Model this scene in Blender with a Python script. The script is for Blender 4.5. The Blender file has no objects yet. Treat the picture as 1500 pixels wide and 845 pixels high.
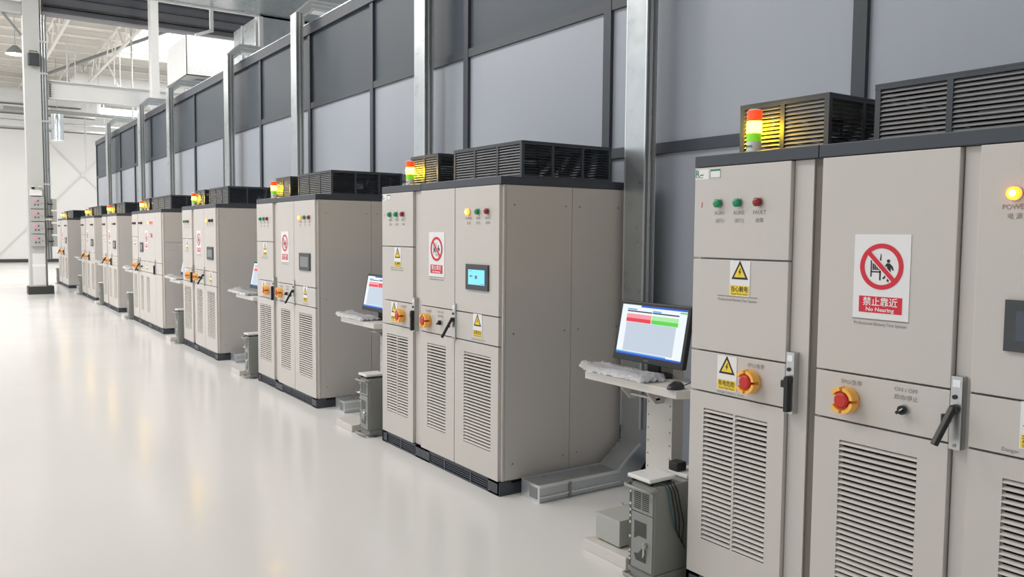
import bpy, math, random
from mathutils import Vector, Matrix
random.seed(7)
SC = bpy.context.scene
COL = SC.collection
PI = math.pi

# ------------------------------------------------------------------ materials
def lin(c):
    return tuple(((v/255)/12.92 if v/255 <= .04045 else ((v/255+.055)/1.055)**2.4) for v in c)

MATS = {}
def scr(name, rgb, e):
    m = mat(name, (12, 12, 14), .25, emit=e, emit_rgb=rgb)
    return m
def mat(name, rgb, rough=.5, metal=0., spec=.5, emit=0., noise=0., nscale=40., bump=0., alpha=1., coat=0., emit_rgb=None, rnoise=0.):
    m = bpy.data.materials.new(name); m.use_nodes = True
    nt = m.node_tree; b = nt.nodes['Principled BSDF']
    c = lin(rgb)
    b.inputs['Base Color'].default_value = (*c, 1)
    b.inputs['Roughness'].default_value = rough
    b.inputs['Metallic'].default_value = metal
    b.inputs['Specular IOR Level'].default_value = spec
    b.inputs['Alpha'].default_value = alpha
    b.inputs['Coat Weight'].default_value = coat
    if emit:
        e = lin(emit_rgb or rgb)
        b.inputs['Emission Color'].default_value = (*e, 1)
        b.inputs['Emission Strength'].default_value = emit
    if noise or bump or rnoise:
        tc = nt.nodes.new('ShaderNodeTexCoord')
        n = nt.nodes.new('ShaderNodeTexNoise'); n.inputs['Scale'].default_value = nscale
        n.inputs['Detail'].default_value = 4
        nt.links.new(tc.outputs['Object'], n.inputs['Vector'])
        if noise:
            mx = nt.nodes.new('ShaderNodeMix'); mx.data_type = 'RGBA'
            mx.inputs['A'].default_value = (*[v*(1-noise) for v in c], 1)
            mx.inputs['B'].default_value = (*[min(1, v*(1+noise)) for v in c], 1)
            nt.links.new(n.outputs['Fac'], mx.inputs['Factor'])
            nt.links.new(mx.outputs['Result'], b.inputs['Base Color'])
        if rnoise:
            mr = nt.nodes.new('ShaderNodeMapRange')
            mr.inputs['To Min'].default_value = max(0, rough-rnoise); mr.inputs['To Max'].default_value = rough+rnoise
            nt.links.new(n.outputs['Fac'], mr.inputs['Value'])
            nt.links.new(mr.outputs['Result'], b.inputs['Roughness'])
        if bump:
            bp = nt.nodes.new('ShaderNodeBump'); bp.inputs['Strength'].default_value = bump
            bp.inputs['Distance'].default_value = .01
            nt.links.new(n.outputs['Fac'], bp.inputs['Height'])
            nt.links.new(bp.outputs['Normal'], b.inputs['Normal'])
    MATS[name] = m
    return m

M = MATS
mat('cabinet_paint', (200, 195, 190), .42, noise=.025, nscale=300)
mat('slat_lit', (222, 217, 211), .42)  # cabinet paint lightened, light caught on the tilted slats put into the colour
mat('groove_strip', (112, 106, 98), .7)  # darker strip filling the groove beside the post
mat('gasket', (40, 38, 36), .8)
mat('louver_shade', (34, 32, 30), .9)  # dark sheet standing in for the shade inside the louvre openings
mat('charcoal_paint', (62, 67, 75), .42, noise=.06, nscale=200)
mat('hood_slat_lit', (158, 158, 160), .38, noise=.05, nscale=200)  # lighter copy of the hood paint, light on the front slats painted in
mat('black', (18, 18, 19), .5)
mat('black_plastic', (30, 31, 34), .4)
mat('screw', (150, 150, 148), .35, metal=.8)
mat('silver', (190, 191, 190), .3, metal=.9)
mat('handle_black', (26, 28, 28), .35)
mat('epo_yellow', (252, 186, 86), .4)
mat('epo_red', (200, 48, 40), .4)
mat('led_green', (10, 140, 90), .25)
mat('led_red', (140, 22, 26), .25)
mat('led_dark', (70, 40, 36), .3)
mat('led_amber', (255, 150, 40), .3, emit=2.2, emit_rgb=(255, 150, 40))
mat('led_amber_core', (255, 225, 130), .3, emit=4, emit_rgb=(255, 225, 130))
mat('led_pink', (255, 80, 120), .3, emit=2, emit_rgb=(255, 60, 100))
mat('letter_grey', (138, 132, 124), .6)
mat('sign_white', (232, 231, 232), .4)
mat('sign_red', (212, 34, 56), .45)
mat('sign_yellow', (240, 208, 60), .45)
mat('sign_black', (30, 30, 32), .5)
mat('hmi_bezel', (66, 68, 72), .45)
mat('hmi_dark', (72, 80, 92), .2)
mat('hmi_grey', (124, 126, 128), .3)
mat('hmi_cyan', (100, 185, 215), .3, emit=.75, emit_rgb=(120, 200, 228))
mat('hmi_icon', (90, 120, 140), .4)
mat('lens_red', (255, 70, 30), .25, emit=1.2, emit_rgb=(255, 60, 20))
mat('lens_amber', (255, 220, 60), .25, emit=110, emit_rgb=(255, 204, 18))
mat('lens_green', (130, 205, 40), .25, emit=.5, emit_rgb=(120, 205, 20))
mat('white_plastic', (226, 226, 224), .35)
mat('stand_paint', (207, 203, 197), .4, noise=.02)
mat('tower_grey', (140, 142, 138), .42, noise=.04, nscale=120)
mat('tower_dark', (78, 80, 78), .4)
mat('tower_glass', (52, 54, 54), .12, spec=.8)
mat('box_grey', (172, 172, 167), .5, noise=.03)
scr('screen_white', (236, 244, 252), 1.0)
scr('screen_grey', (194, 205, 220), 1.0)
scr('screen_blue', (24, 90, 220), .9)
scr('screen_sky', (110, 190, 245), .8)
scr('screen_dark', (60, 66, 76), .5)
scr('screen_red', (240, 50, 66), .9)
scr('screen_pink', (255, 160, 170), .9)
scr('screen_green', (90, 222, 66), .9)
scr('screen_lime', (180, 242, 170), .9)
mat('film', (226, 226, 228), .18, spec=.9, alpha=.55, noise=.1, nscale=60, bump=.9)
mat('keyboard', (150, 152, 158), .5)
mat('mouse_black', (44, 45, 50), .3)
mat('cable_black', (24, 25, 27), .5)
mat('cable_teal', (40, 92, 104), .5)
mat('label_green', (30, 130, 80), .5)
mat('galvanised', (194, 199, 202), .3, metal=.9, noise=.07, nscale=9, rnoise=.1)
mat('galvanised_edge', (226, 230, 232), .3, metal=.85)
mat('frame_dark', (58, 63, 72), .45)
mat('panel_light', (162, 168, 178), .32, spec=.6, noise=.02, nscale=400)
mat('panel_dark', (66, 75, 84), .45, spec=.35, noise=.03, nscale=400)
mat('brace_paint', (222, 221, 218), .6)
mat('wall_paint', (233, 232, 229), .6)
mat('baseboard_dark', (66, 66, 64), .6)
mat('roof_paint', (222, 217, 209), .8)
mat('purlin_paint', (230, 227, 221), .7)
mat('steel_white', (222, 223, 222), .5, noise=.03, nscale=3)
mat('column_grey', (186, 187, 185), .5, noise=.05, nscale=3)
mat('column_dark', (126, 129, 128), .5)
mat('girder_flange', (134, 134, 137), .55)
mat('girder_dark', (92, 94, 100), .55, noise=.08, nscale=2)
mat('plinth_dark', (52, 56, 52), .6)
mat('foil', (228, 229, 229), .5, metal=.2, noise=.16, nscale=22, bump=.4)
mat('duct_white', (236, 236, 234), .5)
mat('box_panel', (172, 173, 173), .45)
mat('speaker_dark', (52, 56, 60), .6)
mat('lamp_glow', (255, 250, 240), .5, emit=6)
mat('skylight', (255, 255, 255), .5, emit=3.0)
# floor: poured light epoxy, glossy with faint wear
def floor_material():
    m = mat('floor_epoxy', (221, 219, 217), .17, spec=.2, noise=.015, nscale=.6, rnoise=.06, coat=.0)
    nt = m.node_tree; b = nt.nodes['Principled BSDF']
    tc = nt.nodes.new('ShaderNodeTexCoord'); n = nt.nodes.new('ShaderNodeTexNoise')
    n.inputs['Scale'].default_value = 3.5; n.inputs['Detail'].default_value = 2
    bp = nt.nodes.new('ShaderNodeBump'); bp.inputs['Strength'].default_value = .03; bp.inputs['Distance'].default_value = .02
    nt.links.new(tc.outputs['Object'], n.inputs['Vector']); nt.links.new(n.outputs['Fac'], bp.inputs['Height'])
    nt.links.new(bp.outputs['Normal'], b.inputs['Normal'])
floor_material()

# ------------------------------------------------------------------ mesh helper
_tc = {}
def text_mesh(s, bold=0.0):
    key = (s, bold)
    if key in _tc: return _tc[key]
    cu = bpy.data.curves.new('lettering_source', 'FONT'); cu.body = s; cu.size = 1; cu.resolution_u = 2
    cu.offset = bold
    ob = bpy.data.objects.new('lettering_source', cu); COL.objects.link(ob)
    dg = bpy.context.evaluated_depsgraph_get(); dg.update()
    me = ob.evaluated_get(dg).to_mesh()
    v = [(q.co.x, q.co.y) for q in me.vertices]; f = [tuple(q.vertices) for q in me.polygons]
    ob.evaluated_get(dg).to_mesh_clear()
    bpy.data.objects.remove(ob); bpy.data.curves.remove(cu)
    if not v: v = [(0, 0), (1, 0), (0, 1)]; f = []
    _tc[key] = (v, f)
    return v, f

class MB:
    def __init__(s): s.v = []; s.f = []; s.m = []; s.mats = []
    def mi(s, m):
        if m not in s.mats: s.mats.append(m)
        return s.mats.index(m)
    def add(s, vs, fs, m):
        o = len(s.v); k = s.mi(m); s.v += [tuple(q) for q in vs]
        for f in fs: s.f.append(tuple(i+o for i in f)); s.m.append(k)
        return s
    def box(s, x0, x1, y0, y1, z0, z1, m):
        if x0 > x1: x0, x1 = x1, x0
        if y0 > y1: y0, y1 = y1, y0
        if z0 > z1: z0, z1 = z1, z0
        vs = [(x, y, z) for x in (x0, x1) for y in (y0, y1) for z in (z0, z1)]
        return s.add(vs, [(0, 1, 3, 2), (4, 6, 7, 5), (0, 4, 5, 1), (2, 3, 7, 6), (0, 2, 6, 4), (1, 5, 7, 3)], m)
    def prism(s, poly, fn, m):            # poly: 2D outline; fn(a,b,t) -> 3D for t in 0,1
        n = len(poly)
        vs = [fn(a, b, 0) for a, b in poly] + [fn(a, b, 1) for a, b in poly]
        fs = [tuple(range(n)), tuple(range(2*n-1, n-1, -1))]
        fs += [(i, (i+1) % n, n+(i+1) % n, n+i) for i in range(n)]
        return s.add(vs, fs, m)
    def tube(s, pts, r, m, n=10, cap=True):
        pts = [Vector(p) for p in pts]; R = r if isinstance(r, (list, tuple)) else [r]*len(pts)
        vs = []; fs = []; up = None
        for i, p in enumerate(pts):
            t = (pts[min(i+1, len(pts)-1)]-pts[max(i-1, 0)])
            if t.length < 1e-9: t = Vector((0, 0, 1))
            t.normalize()
            if up is None: up = t.orthogonal().normalized()
            else:
                up = up - t*up.dot(t)
                up = up.normalized() if up.length > 1e-6 else t.orthogonal().normalized()
            w = t.cross(up)
            vs += [p+(up*math.cos(2*PI*k/n)+w*math.sin(2*PI*k/n))*R[i] for k in range(n)]
        for i in range(len(pts)-1):
            fs += [(i*n+k, i*n+(k+1) % n, (i+1)*n+(k+1) % n, (i+1)*n+k) for k in range(n)]
        if cap: fs += [tuple(range(n-1, -1, -1)), tuple((len(pts)-1)*n+k for k in range(n))]
        return s.add(vs, fs, m)
    def bar(s, p, q, w, h, m):            # rectangular bar from p to q
        p = Vector(p); q = Vector(q); t = (q-p).normalized()
        a = t.cross(Vector((0, 0, 1)));
        if a.length < 1e-4: a = Vector((1, 0, 0))
        a.normalize(); b = a.cross(t)
        vs = [c+a*i*w/2+b*j*h/2 for c in (p, q) for i, j in ((-1, -1), (1, -1), (1, 1), (-1, 1))]
        return s.add(vs, [(3, 2, 1, 0), (4, 5, 6, 7), (0, 1, 5, 4), (1, 2, 6, 5), (2, 3, 7, 6), (3, 0, 4, 7)], m)
    def build(s, name, parent=None, bevel=0, smooth=False, loc=None):
        me = bpy.data.meshes.new(name); me.from_pydata(s.v, [], s.f)
        for m in s.mats: me.materials.append(M[m])
        me.polygons.foreach_set('material_index', s.m)
        if smooth:
            me.polygons.foreach_set('use_smooth', [True]*len(me.polygons))
            me.set_sharp_from_angle(angle=math.radians(40))
        me.update()
        import bmesh
        bm = bmesh.new(); bm.from_mesh(me); bmesh.ops.recalc_face_normals(bm, faces=bm.faces); bm.to_mesh(me); bm.free()
        o = bpy.data.objects.new(name, me); COL.objects.link(o)
        if parent: o.parent = parent
        if loc: o.location = loc
        if bevel:
            b = o.modifiers.new('edge', 'BEVEL'); b.width = bevel; b.segments = 2; b.limit_method = 'ANGLE'
        return o

def tag(o, label, cat, group=None):
    o['label'] = label; o['category'] = cat
    if group: o['group'] = group
    return o
def thing(name, label, cat, loc, group=None, rz=0):
    o = bpy.data.objects.new(name, None); COL.objects.link(o)
    o.location = loc; o.rotation_euler = (0, 0, rz); o.empty_display_size = .1
    return tag(o, label, cat, group)
def struct(o): o['kind'] = 'structure'; return o

# front-panel frame: s runs to the right along the row (world -y), d into the unit (world +x)
def fbox(b, d0, d1, s0, s1, z0, z1, m): return b.box(d0, d1, -s0, -s1, z0, z1, m)
def fflat(b, pts, d, m):                   # flat polygon on the front plane, pts = (s, z)
    return b.add([(d, -s, z) for s, z in pts], [tuple(range(len(pts)))], m)
def fdisc(b, s, z, r, d, m, n=28, r0=0):
    if r0:
        vs = [(d, -(s+q*math.cos(2*PI*k/n)), z+q*math.sin(2*PI*k/n)) for q in (r0, r) for k in range(n)]
        return b.add(vs, [(k, (k+1) % n, n+(k+1) % n, n+k) for k in range(n)], m)
    return fflat(b, [(s+r*math.cos(2*PI*k/n), z+r*math.sin(2*PI*k/n)) for k in range(n)], d, m)
def ftext(b, txt, s, z, size, d, m, width=None, bold=0.0):
    v, f = text_mesh(txt, bold)
    x0 = min(p[0] for p in v); x1 = max(p[0] for p in v); cx = (x0+x1)/2
    kx = width/(x1-x0) if width else size
    return b.add([(d, -(s+(x-cx)*kx), z+(y-.35)*size) for x, y in v], f, m)
def fcyl(b, s, z, r, d0, d1, m, n=20, r1=None):
    return b.tube([(d0, -s, z), (d1, -s, z)], [r, r1 if r1 else r], m, n)

# ------------------------------------------------------------------ signs
def no_nearing(parent, s, z, detail, d=-.001):      # s,z = centre of the plate
    b = MB(); fbox(b, d-.0015, d+.001, s-.109, s+.109, z-.155, z+.155, 'sign_white')
    e = d-.0022; zc = z+.038
    fdisc(b, s, zc, .084, e, 'sign_red', 48, .067)
    fbox(b, e-.0004, e, s-.084, s+.084, z-.132, z-.072, 'sign_red')
    g = e-.0002
    # press frame on the left, running person on the right, all black
    fflat(b, [(s-.042, zc-.038), (s-.037, zc-.038), (s-.037, zc+.026), (s-.042, zc+.030)], g, 'sign_black')
    fflat(b, [(s-.007, zc-.050), (s-.001, zc-.050), (s-.001, zc-.014), (s-.007, zc-.014)], g, 'sign_black')
    fflat(b, [(s-.007, zc+.02), (s-.001, zc+.024), (s-.001, zc+.046), (s-.004, zc+.046)], g, 'sign_black')
    fflat(b, [(s-.042, zc-.022), (s-.001, zc-.022), (s-.001, zc-.017), (s-.042, zc-.017)], g, 'sign_black')
    for k in range(4):
        fflat(b, [(s-.034+.0075*k, zc-.013), (s-.0285+.0075*k, zc-.013), (s-.0285+.0075*k, zc+.012), (s-.034+.0075*k, zc+.010)], g, 'sign_black')
    fdisc(b, s+.027, zc+.021, .0065, g, 'sign_black', 14)
    fflat(b, [(s+.014, zc+.002), (s+.020, zc+.013), (s+.032, zc+.013), (s+.044, zc+.002), (s+.048, zc-.012), (s+.043, zc-.013), (s+.037, zc-.002), (s+.036, zc-.020), (s+.022, zc-.022), (s+.022, zc+.003), (s+.016, zc-.002)], g, 'sign_black')
    fflat(b, [(s+.022, zc-.022), (s+.029, zc-.022), (s+.012, zc-.045), (s+.004, zc-.044)], g, 'sign_black')
    fflat(b, [(s+.028, zc-.022), (s+.036, zc-.020), (s+.030, zc-.055), (s+.022, zc-.052)], g, 'sign_black')
    t = .0085; q = .0707*.76
    h = g-.0003                                   # white keyline and red bar
    for w, mm, dd in ((t+.0035, 'sign_white', h), (t, 'sign_red', h-.0003)):
        c = w*.7071; L = .075*.7071
        fflat(b, [(s-L-c, zc+L-c), (s-L+c, zc+L+c), (s+L+c, zc-L+c), (s+L-c, zc-L-c)], dd, mm)
    fdisc(b, s, zc, .084, h-.0006, 'sign_red', 48, .067)
    if detail:
        ftext(b, '禁止靠近', s, z-.092, .034, e-.0008, 'sign_white', .135, .012)
        ftext(b, 'No Nearing', s, z-.119, .02, e-.0008, 'sign_white', .11, .02)
    else:
        for k in range(4):
            fbox(b, e-.0008, e-.0004, s-.062+.034*k, s-.04+.034*k, z-.105, z-.082, 'sign_white')
    return b.build('prohibition_sign', parent)

def warning(parent, s, z, words, detail, d=-.001, w=.108, h=.152, sub='Danger! Electric shock'):
    b = MB(); fbox(b, d-.0015, d+.001, s-w/2, s+w/2, z-h/2, z+h/2, 'sign_white')
    e = d-.002; zt = z+.028
    def tri(r, dd, mm, cz=0): fflat(b, [(s-r*.9, zt-r*.62+cz), (s+r*.9, zt-r*.62+cz), (s, zt+r+cz)], dd, mm)
    tri(.05, e, 'sign_black'); tri(.034, e-.0003, 'sign_yellow', -.001)
    g = e-.0006
    fflat(b, [(s+.003, zt+.018), (s-.008, zt-.002), (s-.001, zt-.001), (s-.004, zt-.017), (s+.008, zt+.004), (s+.001, zt+.004), (s+.007, zt+.017)], g, 'sign_black')
    fbox(b, e-.0004, e, s-w/2+.004, s+w/2-.004, z-h/2+.004, z-h/2+.046, 'sign_yellow')
    if detail:
        ftext(b, words, s, z-h/2+.031, .027, g-.0004, 'sign_black', w*.84, .01)
        ftext(b, sub, s, z-h/2+.011, .011, g-.0004, 'sign_black', w*.8)
    else:
        fbox(b, g-.0004, g, s-w*.38, s+w*.38, z-h/2+.018, z-h/2+.036, 'sign_black')
    return b.build('warning_sign', parent)

def caption(parent, items, d):                  # printed lettering on a door, one object per line of print
    for it in items:
        b = MB()
        if it[0] == 'line':
            fbox(b, d-.0004, d, it[1], it[2], it[3]-.0015, it[3]+.0015, 'letter_grey'); b.build('rule_line', parent)
        else:
            ftext(b, it[0], it[1], it[2], it[3], d, 'letter_grey', it[4] if len(it) > 4 else None); b.build('lettering', parent)

def lamp(parent, s, z, kind, name='indicator_lamp', r=.0185):
    b = MB(); fcyl(b, s, z, r*1.25, -.006, .002, 'silver' if kind != 'led_dark' else 'black_plastic', 18)
    if kind == 'led_amber':
        fcyl(b, s, z, r*1.15, -.02, -.006, 'led_amber', 18); fcyl(b, s, z, r*.6, -.024, -.02, 'led_amber_core', 18, r*.4)
    else:
        b.tube([(-.006, -s, z), (-.02, -s, z), (-.026, -s, z)], [r, r, r*.6], kind, 18)
    return b.build(name, parent, smooth=True)

def epo(parent, s, z):
    b = MB(); n = 10
    fcyl(b, s, z, .046, -.012, .001, 'epo_yellow', 28)
    for a0, a1 in ((-82, -8), (8, 82), (98, 152), (208, 262)):   # guard ring with four notches
        A = [math.radians(a0+(a1-a0)*k/n) for k in range(n+1)]
        vs = [(dd, -(s+rr*math.cos(a)), z+rr*math.sin(a)) for a in A for rr, dd in ((.036, -.012), (.052, -.012), (.05, -.05), (.037, -.05))]
        fs = []
        for i in range(n):
            o = 4*i
            for j in range(4): fs.append((o+j, o+(j+1) % 4, o+4+(j+1) % 4, o+4+j))
        fs += [(0, 3, 2, 1), tuple(4*n+j for j in range(4))]
        b.add(vs, fs, 'epo_yellow')
    b.tube([(-.012, -s, z), (-.03, -s, z)], .018, 'epo_red', 20)
    b.tube([(-.03, -s, z), (-.034, -s, z), (-.048, -s, z), (-.054, -s, z)], [.02, .029, .029, .022], 'epo_red', 24)
    return b.build('emergency_stop_button', parent, smooth=True)

def knob(parent, s, z):
    b = MB(); fcyl(b, s, z, .02, -.01, .001, 'silver', 22); fcyl(b, s, z, .0165, -.02, -.01, 'black_plastic', 22)
    c = math.cos(math.radians(40)); q = math.sin(math.radians(40))
    def rot(a, e): return (s+a*c-e*q, z+a*q+e*c)
    pl = [rot(-.017, -.005), rot(.017, -.005), rot(.017, .005), rot(-.017, .005)]
    b.prism(pl, lambda a, e, t: (-.02-.014*t, -a, e), 'black_plastic')
    fflat(b, [rot(.0, -.0015), rot(.016, -.0015), rot(.016, .0015), rot(.0, .0015)], -.0345, 'sign_white')
    return b.build('rotary_switch', parent, smooth=True)

def hmi(parent, s0, s1, z0, z1, kind):
    b = MB(); fbox(b, -.012, .001, s0, s1, z0, z1, 'hmi_bezel')
    i = .036; j = .034
    fbox(b, -.0125, -.0118, s0+.012, s1-.012, z0+.012, z1-.012, 'hmi_bezel')
    m = {'cyan': 'hmi_cyan', 'grey': 'hmi_grey', 'dark': 'hmi_dark'}[kind]
    fbox(b, -.0135, -.0125, s0+i, s1-i, z0+j, z1-j, m)
    if kind == 'cyan':
        w = s1-s0-2*i; h = z1-z0-2*j
        for a, c, e, g in ((.1, .18, .5, .62), (.2, .26, .5, .62), (.42, .56, .4, .62), (.8, .95, .05, .09), (.1, .2, .88, .92)):
            fbox(b, -.0137, -.0135, s0+i+a*w, s0+i+c*w, z0+j+e*h, z0+j+g*h, 'hmi_icon')
    return b.build('touch_screen', parent, bevel=.002)

def louver(parent, s0, s1, z0, z1, mull=None):
    b = MB(); fbox(b, .029, .031, s0-.004, s1+.004, z0-.004, z1+.004, 'louver_shade')
    n = 28; p = (z1-z0)/n
    cells = [(s0, s1)] if mull is None else [(s0, mull-.006), (mull+.006, s1)]
    for a, c in cells:
        for k in range(n):
            zt = z1-p*k-.25*p
            b.prism([(.013, zt), (.015, zt-.0012), (-.0015, zt-p*.47), (-.0035, zt-p*.41)], lambda d, z, t, a=a, c=c: (d, -(a if t == 0 else c), z), 'slat_lit')
    return b.build('louver_grille', parent)

def panel_with_opening(parent, name, s0, s1, z0, z1, op, mull=None):
    b = MB(); a, c, e, g = op; D = .03
    fbox(b, 0, D, s0, a, z0, z1, 'cabinet_paint'); fbox(b, 0, D, c, s1, z0, z1, 'cabinet_paint')
    fbox(b, 0, D, a, c, z0, e, 'cabinet_paint'); fbox(b, 0, D, a, c, g, z1, 'cabinet_paint')
    if mull: fbox(b, 0, .015, mull-.006, mull+.006, e, g, 'cabinet_paint')
    return b.build(name, parent)

def handle(parent, s, z0, z1, slanted):
    h = z1-z0
    b = MB(); fbox(b, -.012, .0218, s-.019, s+.019, z0, z1, 'silver')
    fbox(b, -.0135, -.012, s-.013, s+.013, z1-.1*h-.012, z1-.1*h+.012, 'galvanised_edge')
    fcyl(b, s-.004, z0+.72*h, .008, -.018, -.012, 'black_plastic', 12)
    fcyl(b, s, z0+.06*h, .006, -.016, -.012, 'screw', 12)
    o = b.build('door_handle', parent, bevel=.003)
    l = MB(); zp = z0+.56*h
    fcyl(l, s, zp, .016, -.032, -.012, 'handle_black', 16)
    if slanted:
        l.bar((-.025, -(s-.002), zp+.006), (-.085, -(s-.03), z0+.02), .022, .018, 'handle_black')
        l.tube([(-.03, -(s-.03), zp-.02), (-.03, -(s-.03), zp-.055)], .009, 'handle_black', 10)
    else:
        l.bar((-.024, -s, zp+.01), (-.024, -s, z0+.008), .026, .02, 'handle_black')
        fbox(l, -.028, -.014, s-.032, s-.014, zp-.035, zp-.005, 'handle_black')
    l.build('lever', o, bevel=.003)
    return o

def hood(parent, d0, d1, s0, s1, z0, z1, nsec, sides):
    """louvred fan hood: frame, dividers, tilted slats on each side"""
    b = MB(); m = 'charcoal_paint'; t = .022
    fbox(b, d0, d1, s0, s1, z1-.008, z1, m)
    fbox(b, d0+.002, d1-.002, s0+.002, s1-.002, z0, z0+.004, m)
    for d in (d0+.001, d1-t-.001):
        for s in (s0+.001, s1-t-.001): fbox(b, d, d+t, s, s+t, z0+.001, z1-.009, m)
    for d in (d0, d1-.012):
        fbox(b, d, d+.012, s0, s1, z1-t, z1-.0085, m); fbox(b, d, d+.012, s0, s1, z0, z0+t*.6, m)
        for k in range(1, nsec):
            c = s0+(s1-s0)*k/nsec; fbox(b, d+.0005, d+.012, c-.011, c+.011, z0+.001, z1-.009, m)
    for s in (s0, s1-.012):
        fbox(b, d0+.013, d1-.013, s+.0003, s+.0117, z1-t, z1-.009, m); fbox(b, d0+.013, d1-.013, s+.0003, s+.0117, z0+.0005, z0+t*.6, m)
        for k in range(1, 3):
            c = d0+(d1-d0)*k/3; fbox(b, c-.009, c+.009, s+.0005, s+.0115, z0+.001, z1-.009, m)
    o = b.build('fan_hood', parent)
    g = MB(); n = 11; zz0 = z0+t*.6; p = (z1-t-zz0)/n
    for k in range(n):
        zt = zz0+p*(k+1)-.1*p; zb = zt-.75*p
        for d, sg in ((d0+.002, 1), (d1-.002, -1)):
            g.prism([(d+sg*.014, zt), (d+sg*.0155, zt-.001), (d+sg*.0015, zb), (d, zb+.001)], lambda a, z, q: (a, -(s0+t if q == 0 else s1-t), z), 'hood_slat_lit' if sg > 0 else m)
        for s, sg in ((s0+.002, 1), (s1-.002, -1)):
            g.prism([(s+sg*.014, zt), (s+sg*.0155, zt-.001), (s+sg*.0015, zb), (s, zb+.001)], lambda a, z, q: (d0+t if q == 0 else d1-t, -a, z), m)
    g.build('hood_louvers', o)
    return o

def stack_light(parent, s, d, z):
    b = MB(); b.tube([(d, -s, z-.004), (d, -s, z+.052)], .031, 'white_plastic', 24)
    ftext(b, '■■■', s, z+.03, .012, d-.0313, 'label_green', .03)
    o = b.build('stack_light', parent, smooth=True)
    for nm, mm, a, e in (('green_lens', 'lens_green', .052, .088), ('amber_lens', 'lens_amber', .088, .138), ('red_lens', 'lens_red', .138, .184)):
        q = MB(); q.tube([(d, -s, z+a), (d, -s, z+e-.002), (d, -s, z+e)], [.032, .032, .03], mm, 24)
        if nm == 'red_lens': q.tube([(d, -s, z+e), (d, -s, z+e+.006)], [.03, .022], 'white_plastic', 24)
        q.build(nm, o, smooth=True)

XF = 2.801
Z_UP, Z_MID0, Z_MID1, Z_C0, Z_C1, Z_L = 1.945, 1.545, 1.538, .944, 1.123, .937

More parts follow.
